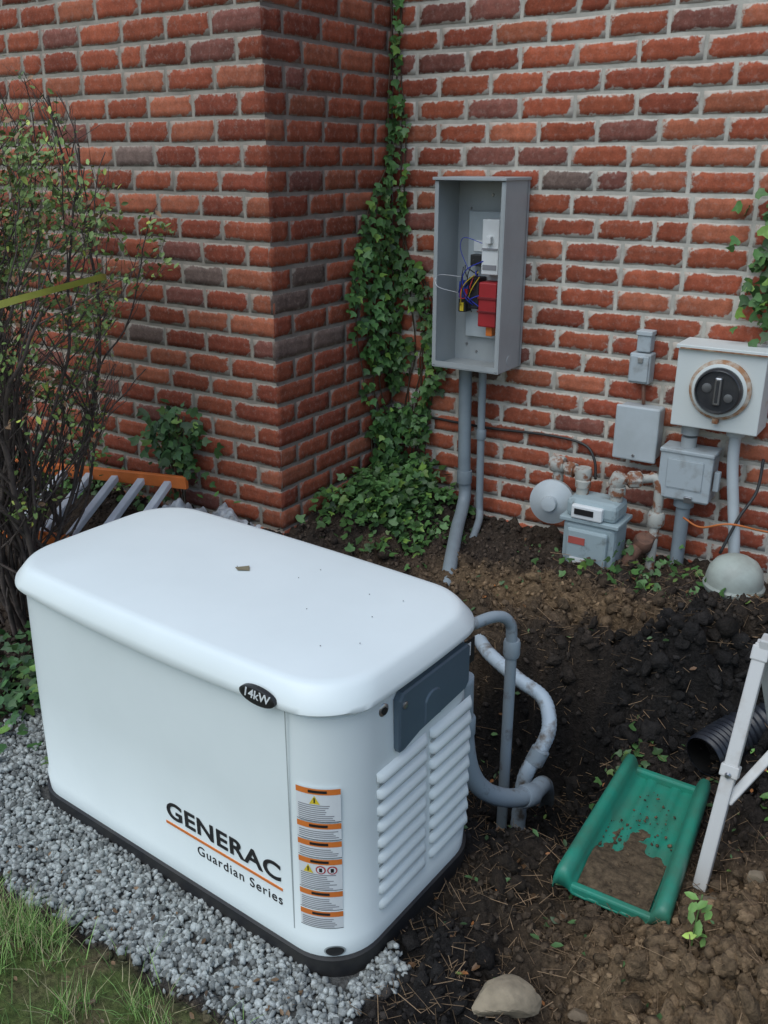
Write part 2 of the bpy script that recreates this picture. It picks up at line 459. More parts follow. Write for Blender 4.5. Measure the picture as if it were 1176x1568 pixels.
def loft(name, rings, mat, top=True, bottom=True, zf=None, sharp=50):
    V = []; F = []; n = len(rings[0][0])
    for P, z in rings:
        for (a, b) in P: V.append((a, b, z if zf is None else zf(a, b, z)))
    for i in range(len(rings)-1):
        for kk in range(n): F.append((i*n+kk, i*n+(kk+1) % n, (i+1)*n+(kk+1) % n, (i+1)*n+kk))
    if top:
        V.append((0, 0, (rings[-1][1] if zf is None else zf(0, 0, rings[-1][1]))+.0003)); c = len(V)-1; b = (len(rings)-1)*n
        for kk in range(n): F.append((b+kk, b+(kk+1) % n, c))
    if bottom: F.append(tuple(range(n))[::-1])
    ob = pymesh(name, V, F, mat, smooth=True)
    try: ob.data.set_sharp_from_angle(angle=math.radians(sharp))
    except Exception: pass
    return ob
parts = []
parts.append(loft('base_pad', [(rrect(HX+.008, HY+.008, RR), -.02), (rrect(HX+.010, HY+.010, RR), .040), (rrect(HX+.000, HY+.000, RR), .046)], BASE))
parts.append(loft('body', [(rrect(HX+.003, HY+.003, RR), .044), (rrect(HX+.005, HY+.005, RR), .090), (rrect(HX+.001, HY+.001, RR), .096), (rrect(HX-.002, HY-.002, RR), .40),
    (rrect(HX-.008, HY-.008, RR), .690), (rrect(HX-.018, HY-.018, RR), .698), (rrect(HX-.018, HY-.018, RR), .74)], WHITE))
def lidz(a, b, z):
    if z < .72:
        t = 1-(a/HX)**2
        if abs(b) > HY*.8: return z-.018*t+.005
    if z > .772: return z+.006*(1-(b/HY)**2)*(1-(a/HX)**4)
    return z
B = .014
rings = [(rrect(HX-.014, HY-.014, RR, bulge=B), .712), (rrect(HX+.005, HY+.005, RR, bulge=B), .709), (rrect(HX+.008, HY+.008, RR, bulge=B), .713), (rrect(HX+.006, HY+.006, RR, bulge=B), .726),
    (rrect(HX-.013, HY-.013, RR, bulge=B), .757), (rrect(HX-.018, HY-.018, RR, bulge=B), .763), (rrect(HX-.026, HY-.026, RR*.95, bulge=B), .768),
    (rrect(HX-.040, HY-.040, RR*.9, bulge=B), .770), (rrect(HX-.14, HY-.12, RR*.7, bulge=B*.5), .773), (rrect(HX-.28, HY-.20, RR*.5), .774)]
parts.append(loft('lid', rings, WHITE, zf=lidz))
CX, CY = HX-RR, -HY+RR
def patch(name, s0, s1, z0, z1, mat, off=.0015, shape=None, n=10):
    arc = RR*math.pi/2
    def P(s, o):
        if s < 0: return (CX+s, CY-RR-o)
        if s < arc:
            a = -math.pi/2+s/RR; return (CX+(RR+o)*math.cos(a), CY+(RR+o)*math.sin(a))
        return (CX+RR+o, CY+(s-arc))
    V = []; F = []
    if shape is None:
        for i in range(n+1):
            s = s0+(s1-s0)*i/n; a, b = P(s, off)
            V += [(a, b, z0), (a, b, z1)]
        F = [(2*i, 2*i+2, 2*i+3, 2*i+1) for i in range(n)]
    else:
        for (fs, fz) in shape:
            a, b = P(s0+(s1-s0)*fs, off); V.append((a, b, z0+(z1-z0)*fz))
        F = [tuple(range(len(V)))]
    me = bpy.data.meshes.new(name); me.from_pydata(V, [], F); me.materials.append(mat)
    return link(bpy.data.objects.new(name, me))
circ = [(.5+.5*math.cos(a), .5+.5*math.sin(a)) for a in np.linspace(0, 2*math.pi, 24, endpoint=False)]
parts.append(patch('corner_seam', -.010, -.0065, .096, .70, SEAM, .001, n=1))
zt = .520; hh = [.088, .046, .046, .088, .055, .050]
s0, s1 = .014, .116
for i, h_ in enumerate(hh):
    z1 = zt; z0 = zt-h_
    parts.append(patch('sticker_paper_%d' % i, s0, s1, z0, z1, LABW, .0012))
    parts.append(patch('sticker_header_%d' % i, s0, s1, z1-.015, z1, ORANGE, .0018))
    parts.append(patch('sticker_border_%d' % i, s0, s1, z0, z0+.0015, INK, .0018))
    nl = int((h_-.022)/.0055)
    for q in range(nl):
        if i in (0, 3) and q < 4:
            continue
        zz = z1-.021-q*.0055; e = random.uniform(.0, .03)
        parts.append(patch('sticker_text_%d_%d' % (i, q), s0+.005, s1-.006-e, zz-.0024, zz, LABT, .0019))
    parts.append(patch('sticker_caption_%d' % i, s0+.03, s1-.03, z1-.011, z1-.004, INK, .0022))
    if i in (0, 3):
        o = .02 if i == 0 else 0
        parts.append(patch('warning_triangle_%d' % i, s0+.012+o, s0+.036+o, z1-.041, z1-.018, YEL, .0021, [(0, 0), (1, 0), (.5, 1)]))
        parts.append(patch('warning_mark_%d' % i, s0+.0225+o, s0+.0255+o, z1-.037, z1-.024, INK, .0026, n=1))
    if i == 3:
        for q in range(2):
            c0 = s0+.042+q*.026
            parts.append(patch('prohibit_ring_%d' % q, c0, c0+.023, z1-.041, z1-.018, simple('sign_red', (.5, .04, .05)), .0021, circ))
            parts.append(patch('prohibit_disc_%d' % q, c0+.003, c0+.020, z1-.038, z1-.021, LABW, .0026, circ))
            parts.append(patch('prohibit_icon_%d' % q, c0+.008, c0+.015, z1-.035, z1-.024, INK, .003, n=1))
    zt = z0-.004
parts.append(patch('lifting_hole', .074, .116, .050, .077, GAP, .0082, circ))
parts.append(patch('lifting_hole_rim', .070, .120, .047, .080, SEAM, .0072, circ))
def louver(y0, y1, z):
    x = HX-.004; e = .014
    prof = [(0, .0), (.009, -.006), (.0135, -.016), (.0140, -.024), (.011, -.029), (.0, -.031)]
    V = []; F = []
    ss = [(y0, .1), (y0+e*.4, .65), (y0+e, 1), (y1-e, 1), (y1-e*.4, .65), (y1, .1)]
    for (yy, kk) in ss:
        for (px, pz) in prof: V.append((x+px*kk, yy, z+pz*(.75+.25*kk)))
    m = len(prof)
    for i in range(len(ss)-1):
        for j in range(m-1): F.append((i*m+j, i*m+j+1, (i+1)*m+j+1, (i+1)*m+j))
    ob = pymesh('louver', V, F, WHITE, smooth=True)
    return ob
for i in range(9):
    z = .515-i*.0455
    parts.append(louver(-.168, .032, z)); parts.append(louver(.045, .235, z))
    for a, b in ((-.163, .027), (.05, .230)):
        parts.append(box('louver_slot', (HX-.006, HX+.0002), (a, b), (z-.0395, z-.0325), SEAM, 0))
x = HX-.006
prof = [(-.10, .545), (-.10, .672), (-.085, .688), (.190, .688), (.203, .675), (.203, .577), (.190, .563), (-.02, .548), (-.08, .532), (-.095, .534)]
n = len(prof)
V = [(x, a, b) for a, b in prof]+[(x+.014, a, b) for a, b in prof]+[(x+.017, (a-.05)*.96+.05, (b-.61)*.93+.61) for a, b in prof]
F = [(i, (i+1) % n, (i+1) % n+n, i+n) for i in range(n)]+[(n+i, n+(i+1) % n, n*2+(i+1) % n, n*2+i) for i in range(n)]+[tuple(range(2*n, 3*n))]
parts.append(pymesh('control_door', V, F, SLATE))
arcp = [(.02, .56), (.02, .615)]+[(.055-.035*math.cos(t), .615+.025*math.sin(t)) for t in np.linspace(0.2, math.pi-.2, 7)]+[(.09, .615), (.09, .56)]
V = [(x+.016, a-.02, b) for a, b in arcp]+[(x+.021, (a-.055)*.9+.035, (b-.585)*.92+.585) for a, b in arcp]; n = len(arcp)
parts.append(pymesh('door_emboss', V, [(i, (i+1) % n, (i+1) % n+n, i+n) for i in range(n)]+[tuple(range(n, 2*n))], SLATE))
parts.append(lathe('door_latch', [(.009, 0), (.009, .006), (.005, .008)], (x+.014, -.08, .655), (1, 0, 0), CHROME, 16))
parts.append(box('qr_label', (HX-.008, HX-.0045), (.208, .247), (.61, .678), INK, 0))
parts.append(box('qr_label_white', (HX-.006, HX-.0035), (.213, .227), (.635, .672), LABW, 0))
parts.append(lathe('key_lock', [(.016, 0), (.016, .006), (.012, .009)], (HX-.012, -.137, .665), (1, -.15, 0), CHROME, 20))
parts.append(lathe('key_slot', [(.009, 0), (.009, .002)], (HX-.0025, -.139, .665), (1, -.15, 0), INK, 16))
yF = -HY-.0012
parts.append(text('brand_lettering', 'GENERAC', .070, (.022, yF, .200), (math.pi/2, 0, 0), INK, .0008, .0013, space=1.06, width=.395))
parts.append(box('orange_underline', (.018, .424), (yF-.0008, yF+.003), (.189, .196), ORANGE, 0))
parts.append(text('series_lettering', 'Guardian Series', .040, (.130, yF, .138), (math.pi/2, 0, 0), INK, .0006, 0, space=1.14, width=.290))
V = []; n = 28
bx, bz = .395, .7215; yb = -HY-.009-.0105
for (rr_, dy) in ((1.0, .008), (1.0, -.002), (.86, -.004)):
    for i in range(n):
        a = 2*math.pi*i/n; V.append((bx+.052*rr_*math.cos(a), yb+dy, bz+.022*rr_*math.sin(a)))
F = [(j*n+i, j*n+(i+1) % n, (j+1)*n+(i+1) % n, (j+1)*n+i) for j in range(2) for i in range(n)]+[tuple(range(2*n, 3*n))]
parts.append(pymesh('power_badge', V, F, INK))
parts.append(text('badge_lettering', '14kW', .031, (bx, yb-.0045, bz-.012), (math.pi/2, 0, 0), LABW, .0006, .0003, 'CENTER', .2))
parts.append(box('rear_exhaust_grille', (-.4, .3), (HY-.004, HY+.010), (.2, .5), SEAM, .003))
me = pymesh('leaf_on_lid', [(-.022, -.01, .7805), (.0, -.022, .782), (.026, -.004, .781), (.006, .016, .783)], [(0, 1, 2, 3)], simple('dry_leaf', (.22, .19, .12), rough=.7))
me.location = (.0, .04, .001); parts.append(me)
for i in range(9):
    a, b = random.uniform(-.1, .5), random.uniform(-.2, .22)
    parts.append(lathe('lid_speck', [(.0015, 0), (.001, .001)], (a, b, lidz(a, b, .774)+.0005), (0, 0, 1), GAP, 6))
gen = bpy.data.objects.new('standby_generator', None); link(gen)
for p in parts: p.parent = gen
gen.location = (GX, GY, .0); gen.rotation_euler = (0, 0, GROT)

# ------------------------------------------------------------------ wall equipment
GREY = simple('grey_enamel', (.38, .41, .415), (.34, .365, .37), .5, ns=5, bump=.05, bs=120)
GREYL = simple('light_grey_enamel', (.46, .51, .53), (.40, .44, .45), .5, ns=6)
PVC = simple('grey_pvc', (.25, .30, .33), (.21, .25, .275), .5, ns=10)
def worn(name, base, rust=(.20, .075, .025), lo=.56, hi=.66, ns=14, rough=.6):
    return simple(name, base, rust, rough, ns=ns, lo=lo, hi=hi, bump=.15, bs=100)
def tint(n, c): return simple(n, c, rough=.5)
bx0, bx1, by0, by1, bz0, bz1 = -1.962, -1.645, 3.40, 3.622, .962, 1.715
t_ = .004
ts = [box('back_panel', (bx0, bx1), (by1-.022, by1-.018), (bz0, bz1), GREY, 0),
      box('side_left', (bx0, bx0+t_), (by0, by1), (bz0, bz1), GREY, 0),
      box('side_right', (bx1-t_, bx1), (by0, by1), (bz0, bz1), GREY, 0),
      box('top', (bx0-.006, bx1+.006), (by0-.012, by1-.001), (bz1, bz1+.012), GREY, .002),
      box('bottom', (bx0+.001, bx1-.001), (by0+.001, by1), (bz0-.004, bz0), GREY, 0),
      box('flange_left', (bx0+.004, bx0+.018), (by0-.001, by0+.003), (bz0+.004, bz1-.004), GREY, 0),
      box('flange_right', (bx1-.018, bx1-.004), (by0-.001, by0+.003), (bz0+.004, bz1-.004), GREY, 0),
      box('flange_bottom', (bx0+.018, bx1-.018), (by0-.001, by0+.003), (bz0+.001, bz0+.022), GREY, 0),
      box('sub_panel', (-1.895, -1.675), (3.575, 3.582), (1.07, 1.59), GREYL, .002),
      box('white_breaker_block', (-1.792, -1.715), (3.50, 3.574), (1.345, 1.565), LABW, .004),
      box('breaker_divider', (-1.788, -1.719), (3.494, 3.50), (1.445, 1.452), LABT, 0),
      box('breaker_switch', (-1.765, -1.742), (3.478, 3.50), (1.47, 1.50), LABW, .003),
      box('breaker_label', (-1.785, -1.722), (3.4975, 3.4995), (1.365, 1.385), LABT, 0),
      box('contactor_red', (-1.795, -1.712), (3.49, 3.574), (1.13, 1.315), tint('red_plastic', (.42, .025, .03)), .006),
      box('contactor_rib_a', (-1.797, -1.71), (3.485, 3.493), (1.245, 1.255), tint('dark_red', (.2, .015, .02)), .001),
      box('contactor_rib_b', (-1.797, -1.71), (3.485, 3.493), (1.19, 1.198), tint('dark_red2', (.2, .015, .02)), .001),
      box('lug_orange', (-1.765, -1.735), (3.51, 3.57), (1.09, 1.128), ORANGE, .003),
      box('relay_block', (-1.85, -1.80), (3.50, 3.574), (1.20, 1.33), tint('black_plastic', (.02, .02, .025)), .005),
      box('relay_block_blue', (-1.90, -1.855), (3.51, 3.574), (1.24, 1.31), tint('blue_plastic', (.03, .06, .30)), .004),
      box('relay_base', (-1.905, -1.87), (3.52, 3.574), (1.18, 1.235), tint('black_plastic2', (.02, .02, .02)), .003),
      box('relay_yellow', (-1.895, -1.878), (3.515, 3.52), (1.185, 1.22), YEL, 0),
      box('terminal_red', (-1.868, -1.853), (3.50, 3.51), (1.25, 1.28), tint('red2', (.5, .03, .03)), 0),
      box('schematic_label', (-1.865, -1.81), (3.570, 3.5745), (1.43, 1.475), LABW, 0),
      box('black_block', (-1.86, -1.81), (3.53, 3.574), (1.375, 1.42), tint('black_plastic3', (.025, .025, .025)), .003),
      lathe('conduit_hub', [(.035, 0), (.035, .02), (.028, .022), (.028, .05)], (-1.87, 3.54, bz0-.004), (0, 0, -1), PVC, 20),
      lathe('conduit_hub_small', [(.024, 0), (.024, .02), (.018, .022), (.018, .04)], (-1.79, 3.55, bz0-.004), (0, 0, -1), PVC, 16)]
wm = [tint('wire_blue', (.02, .04, .45)), tint('wire_yellow', (.6, .42, .02)), tint('wire_red', (.5, .02, .02)), tint('wire_white', (.7, .7, .7)), tint('wire_black', (.02, .02, .02))]
for i in range(18):
    a = Vector((random.uniform(-1.90, -1.80), 3.51, random.uniform(1.2, 1.38))); b = Vector((random.uniform(-1.85, -1.78), 3.5, random.uniform(1.15, 1.42)))
    c = (a+b)/2+Vector((random.uniform(-.03, .01), -random.uniform(.005, .03), random.uniform(-.03, .03)))
    ts.append(tube('wire_%d' % i, [a, c, b], .0022, wm[[0, 4, 4, 0, 1, 2, 4, 4][i % 8]], 6, n=6))
ts.append(tube('wire_loose', [(-1.88, 3.5, 1.33), (-1.95, 3.42, 1.34), (-1.93, 3.38, 1.30), (-1.87, 3.45, 1.27)], .0015, wm[3], 6))
ts.append(tube('wire_sense', [(-1.79, 3.5, 1.47), (-1.87, 3.49, 1.49), (-1.89, 3.5, 1.44), (-1.85, 3.5, 1.36)], .0015, wm[0], 6))
for (a, b) in ((-1.9, 1.03), (-1.85, 1.0), (-1.72, 1.02), (-1.8, 1.655), (-1.90, 1.60)):
    ts.append(lathe('bolt', [(.007, 0), (.005, .005)], (a, 3.60, b), (0, -1, 0), CHROME, 10))
ts.append(lathe('knockout', [(.022, 0), (.021, .002)], (bx1-.0005, 3.5, 1.0), (1, 0, 0), GREY, 20))
group('transfer_switch_box', ts, (-1.8, 3.5, 1.34))

c1 = tube('riser', [(-1.87, 3.54, .95), (-1.868, 3.545, .7), (-1.862, 3.545, .45), (-1.855, 3.545, .35), (-1.838, 3.49, .29), (-1.78, 3.34, .265), (-1.69, 3.14, .255), (-1.60, 2.94, .235), (-1.54, 2.78, .15), (-1.50, 2.62, -.02), (-1.47, 2.5, -.22)], .029, PVC, 18)
c1b = lathe('coupling', [(.034, 0), (.035, .004), (.035, .056), (.034, .06)], (-1.860, 3.545, .40), (0, 0, 1), PVC, 18)
group('conduit', [c1, c1b], (-1.87, 3.54, .5))
c2 = tube('riser', [(-1.79, 3.55, .95), (-1.787, 3.552, .6), (-1.78, 3.55, .32), (-1.762, 3.52, .26), (-1.735, 3.44, .235), (-1.70, 3.32, .20), (-1.67, 3.2, .10)], .017, PVC, 14)
c2b = lathe('coupling', [(.021, 0), (.022, .003), (.022, .04), (.021, .043)], (-1.786, 3.552, .62), (0, 0, 1), PVC, 16)
group('conduit', [c2, c2b], (-1.79, 3.55, .5))
tube('wall_cable', [(-2.3, 3.60, .655), (-2.12, 3.618, .66), (-1.8, 3.618, .655), (-1.5, 3.618, .668), (-1.33, 3.615, .655), (-1.27, 3.60, .60), (-1.25, 3.58, .52)], .006, tint('cable_black', (.03, .03, .03)), 8)

# electricity meter
MW = worn('meter_enamel', (.62, .66, .64), (.36, .20, .08), .66, .78, 7)
mx0, mx1, my0, mz0, mz1 = -.935, -.615, 3.47, .838, 1.135
RUST = simple('rust', (.22, .075, .025), (.40, .30, .2), .85, ns=30, bump=.4)
RUSTL = simple('rust_ring', (.34, .17, .08), (.55, .52, .45), .8, ns=22, bump=.3)
GLASSD = simple('meter_dial', (.03, .032, .035), (.06, .06, .06), .12)
DKM = simple('meter_metal', (.16, .16, .16), (.08, .08, .08), .4, metal=.4)
mc = ((mx0+mx1)/2+.01, (mz0+mz1)/2+.01)
em = [box('socket_box', (mx0, mx1), (my0, 3.625), (mz0, mz1), MW, .004),
      box('hood', (mx0-.006, mx1+.006), (my0-.014, 3.628), (mz1, mz1+.016), MW, .003),
      box('rust_edge_top', (mx0+.01, mx1-.0), (my0-.016, my0-.0142), (mz1+.001, mz1+.006), RUST, 0),
      lathe('ring', [(.112, 0), (.112, .012), (.100, .020), (.094, .020)], (mc[0], my0, mc[1]), (0, -1, 0), RUSTL, 40),
      lathe('ring_inner', [(.099, 0), (.099, .024), (.090, .028)], (mc[0], my0, mc[1]), (0, -1, 0), MW, 40),
      lathe('dial', [(.088, 0), (.088, .030), (.084, .046), (.078, .052), (.074, .040)], (mc[0], my0, mc[1]), (0, -1, 0), GLASSD, 40),
      box('nameplate', (mc[0]-.012, mc[0]+.014), (my0-.056, my0-.038), (mc[1]-.05, mc[1]+.055), CHROME, .006),
      box('nameplate_core', (mc[0]-.005, mc[0]+.007), (my0-.058, my0-.0555), (mc[1]-.04, mc[1]+.045), GLASSD, .001),
      lathe('dial_plate', [(.018, 0), (.018, .004), (.012, .006)], (mc[0]-.040, my0-.040, mc[1]+.01), (0, -1, 0), DKM, 16),
      lathe('dial_plate_b', [(.016, 0), (.016, .004), (.010, .006)], (mc[0]+.040, my0-.040, mc[1]-.02), (0, -1, 0), DKM, 16),
      box('seal', (mc[0]-.01, mc[0]+.012), (my0-.03, my0-.005), (mc[1]-.125, mc[1]-.105), RUST, .003),
      tube('riser', [(-.705, 3.55, .85), (-.70, 3.55, .7), (-.675, 3.535, .55), (-.645, 3.51, .40), (-.63, 3.50, .25)], .022, GREYL, 16),
      lathe('hub', [(.034, 0), (.034, .03), (.024, .034)], (-.705, 3.55, mz0+.002), (0, 0, -1), GREYL, 20),
      lathe('elbow_hub', [(.03, 0), (.034, .01), (.034, .05), (.026, .055)], (-.875, 3.55, mz0+.002), (0, 0, -1), GREY, 20)]
group('electric_meter', em, (mc[0], 3.55, mc[1]))
TG = worn('weathered_grey', (.40, .45, .47), (.30, .32, .32), .5, .7, 20)
jb = [box('body', (-.955, -.765), (3.50, 3.62), (.525, .705), TG, .006), box('cover', (-.962, -.758), (3.485, 3.502), (.535, .725), TG, .005),
      box('cover_hood', (-.965, -.755), (3.48, 3.60), (.722, .738), TG, .004), box('hasp', (-.85, -.82), (3.474, 3.486), (.53, .555), CHROME, .002),
      box('cover_emboss', (-.93, -.79), (3.4815, 3.486), (.58, .70), TG, .004),
      box('side_handle', (-.757, -.735), (3.52, 3.55), (.58, .66), TG, .004),
      lathe('inlet', [(.03, 0), (.03, .04)], (-.875, 3.55, .738), (0, 0, 1), GREY, 18),
      tube('drop_conduit', [(-.865, 3.55, .53), (-.865, 3.55, .35), (-.865, 3.545, .1)], .028, PVC, 18),
      lathe('drop_hub', [(.04, 0), (.04, .035), (.03, .04)], (-.865, 3.55, .526), (0, 0, -1), PVC, 18)]
group('electrical_disconnect_box', jb, (-.86, 3.55, .6))
tb = [box('body', (-1.165, -1.0), (3.54, 3.625), (.655, .865), GREYL, .008), box('cover', (-1.172, -.993), (3.525, 3.542), (.648, .873), GREYL, .007),
      lathe('screw', [(.007, 0), (.005, .004)], (-1.083, 3.524, .67), (0, -1, 0), CHROME, 10), tube('lead', [(-1.09, 3.59, .955), (-1.085, 3.6, .87)], .008, tint('lead', (.25, .12, .08)), 8, False)]
group('utility_junction_box', tb, (-1.08, 3.58, .76))
sb = [box('lower_box', (-1.148, -1.062), (3.56, 3.625), (.958, 1.078), TG, .006), box('lower_cover', (-1.142, -1.068), (3.552, 3.562), (.966, 1.07), TG, .004),
      box('upper_box', (-1.128, -1.072), (3.57, 3.625), (1.082, 1.162), TG, .006), box('upper_cap', (-1.132, -1.068), (3.564, 3.62), (1.148, 1.166), GREYL, .003),
      box('latch', (-1.11, -1.09), (3.545, 3.553), (1.045, 1.065), CHROME, .001)]
group('telephone_interface_box', sb, (-1.1, 3.6, 1.06))
# gas meter
GM = worn('gas_meter_paint', (.33, .41, .43), (.14, .15, .14), .58, .78, 18)
PP = worn('painted_pipe', (.42, .42, .38), (.22, .085, .04), .50, .60, 22)
PR = simple('rusty_pipe', (.18, .09, .06), (.09, .05, .035), .85, ns=25, bump=.3)
gm = [box('body_lower', (-1.288, -1.062), (3.335, 3.49), (.16, .415), GM, .02), box('body_seam', (-1.300, -1.050), (3.325, 3.50), (.412, .430), GM, .004),
      box('body_upper', (-1.283, -1.067), (3.34, 3.485), (.428, .508), GM, .022), box('front_diaphragm', (-1.262, -1.088), (3.315, 3.337), (.22, .39), GM, .012),
      box('index_cover', (-1.25, -1.12), (3.318, 3.345), (.433, .490), LABW, .006), box('index_window', (-1.235, -1.155), (3.3145, 3.318), (.453, .477), INK, 0),
      box('red_tag', (-1.25, -1.18), (3.3125, 3.3145), (.325, .355), tint('tag', (.45, .10, .08)), 0), box('white_tag', (-1.24, -1.13), (3.3125, 3.3145), (.24, .267), LABW, 0),
      lathe('port_left', [(.026, 0), (.026, .03), (.032, .032), (.032, .06), (.02, .065)], (-1.245, 3.42, .505), (0, 0, 1), PP, 18),
      lathe('port_right', [(.026, 0), (.026, .025), (.034, .027), (.034, .06), (.02, .065)], (-1.10, 3.42, .505), (0, 0, 1), PP, 18),
      lathe('regulator', [(.03, -.05), (.05, -.03), (.086, -.018), (.094, -.014), (.094, .010), (.086, .014), (.062, .030), (.034, .042), (.03, .062), (.012, .066)], (-1.375, 3.42, .445), (.15, -1, .12), GREYL, 36),
      tube('regulator_riser', [(-1.37, 3.46, .47), (-1.375, 3.47, .60)], .022, PP, 14, False),
      lathe('elbow_a', [(.03, -.03), (.034, -.02), (.034, .02), (.03, .03)], (-1.375, 3.46, .60), (1, 0, .1), PP, 16),
      tube('pipe_top', [(-1.375, 3.46, .60), (-1.245, 3.43, .59)], .019, PP, 14, False),
      lathe('union', [(.03, -.018), (.033, -.014), (.033, .014), (.03, .018)], (-1.31, 3.445, .592), (1, -.2, -.1), PP, 8, False),
      lathe('elbow_b', [(.03, -.03), (.034, -.02), (.034, .02), (.03, .03)], (-1.25, 3.43, .585), (0, 0, 1), PP, 16),
      lathe('elbow_c', [(.03, -.028), (.034, -.02), (.034, .02), (.03, .028)], (-1.10, 3.42, .59), (.4, 0, 1), PP, 16),
      tube('pipe_right', [(-1.10, 3.42, .59), (-1.05, 3.45, .595), (-.985, 3.50, .60)], .019, PP, 14),
      lathe('valve', [(.024, -.03), (.035, -.02), (.035, .02), (.024, .03)], (-1.045, 3.455, .595), (1, .7, 0), PP, 8, False),
      tube('riser', [(-1.0, 3.50, .605), (-.97, 3.50, .595), (-.955, 3.50, .55), (-.955, 3.50, .42), (-.955, 3.49, .34), (-.955, 3.48, .1)], .02, PP, 16),
      lathe('riser_fitting', [(.03, -.03), (.035, -.02), (.035, .02), (.03, .03)], (-.955, 3.50, .43), (0, 0, 1), PP, 14),
      lathe('riser_fitting_low', [(.034, -.03), (.04, -.02), (.04, .02), (.034, .03)], (-.985, 3.46, .33), (.3, -.4, 1), PR, 14),
      tube('rusty_tee', [(-.955, 3.5, .36), (-1.0, 3.44, .31), (-1.04, 3.40, .22)], .026, PR, 12)]
group('gas_meter', gm, (-1.17, 3.42, .4))
dome = [lathe('dome', [(.105, 0), (.106, .05), (.098, .085), (.078, .115), (.05, .132), (.02, .139), (0, .14)], (-.60, 3.38, .255), (0, 0, 1), simple('pale_plastic', (.42, .47, .42), (.33, .36, .32), .5, ns=12), 32),
        lathe('rim', [(.112, 0), (.114, .012), (.108, .02)], (-.60, 3.38, .265), (0, 0, 1), simple('pale_plastic_rim', (.36, .40, .36)), 32)]
group('vent_cap', dome, (-.6, 3.38, .24))
tube('ground_wire', [(-.84, 3.47, .47), (-.76, 3.43, .46), (-.65, 3.42, .50), (-.5, 3.5, .47), (-.3, 3.55, .5)], .004, tint('wire_orange', (.55, .16, .04)), 8)
tube('service_cable', [(-.60, 3.6, .72), (-.60, 3.56, .6), (-.64, 3.5, .5), (-.68, 3.45, .36)], .006, tint('cable_black2', (.03, .03, .03)), 8)

# ------------------------------------------------------------------ generator pipework
PVC2 = simple('grey_pvc_muddy', (.30, .36, .40), (.13, .11, .09), .55, ns=18, lo=.54, hi=.70)
p1 = tube('loop', [(-1.17, 1.96, .50), (-1.12, 2.08, .505), (-1.07, 2.25, .50), (-1.045, 2.32, .46), (-1.04, 2.335, .38), (-1.04, 2.34, .1), (-1.04, 2.34, -.45)], .018, PVC2, 14)
p1b = lathe('fitting', [(.024, -.03), (.027, -.02), (.027, .02), (.024, .03)], (-1.04, 2.34, .36), (0, 0, 1), PVC2, 14)
group('generator_conduit', [p1, p1b], (-1.05, 2.3, .3))
p2 = tube('sweep', [(-1.02, 1.98, .45), (-1.015, 1.98, .28), (-1.0, 2.0, .13), (-.975, 2.05, .035), (-.935, 2.13, -.03), (-.90, 2.23, -.07), (-.91, 2.36, -.12), (-.95, 2.5, -.28), (-.97, 2.56, -.4)], .029, PVC2, 18)
p2b = lathe('coupling', [(.033, -.03), (.036, -.025), (.036, .025), (.033, .03)], (-1.017, 1.98, .29), (0, 0, 1), PVC2, 18)
p2c = lathe('coupling_low', [(.033, -.03), (.036, -.025), (.036, .025), (.033, .03)], (-.903, 2.22, -.067), (.25, 1, -.35), PVC2, 18)
group('generator_conduit', [p2, p2b, p2c], (-.97, 2.1, .1))
p3 = tube('hose', [(-1.36, 2.74, .12), (-1.24, 2.60, .15), (-1.09, 2.53, .13), (-.99, 2.51, .10), (-.935, 2.44, .05), (-.94, 2.38, -.02), (-.97, 2.34, -.12), (-.98, 2.33, -.4)], .024, simple('flexible_conduit', (.46, .55, .62), (.17, .15, .13), .5, ns=18, lo=.5, hi=.66), 16,
          rfun=lambda i, n: .024+.0015*(i % 2), n=14)
p3b = lathe('hose_fitting', [(.026, -.03), (.031, -.025), (.031, .025), (.026, .03)], (-.943, 2.375, -.03), (.3, .4, 1), PVC2, 14)
group('flexible_conduit', [p3, p3b], (-1.1, 2.5, .1))

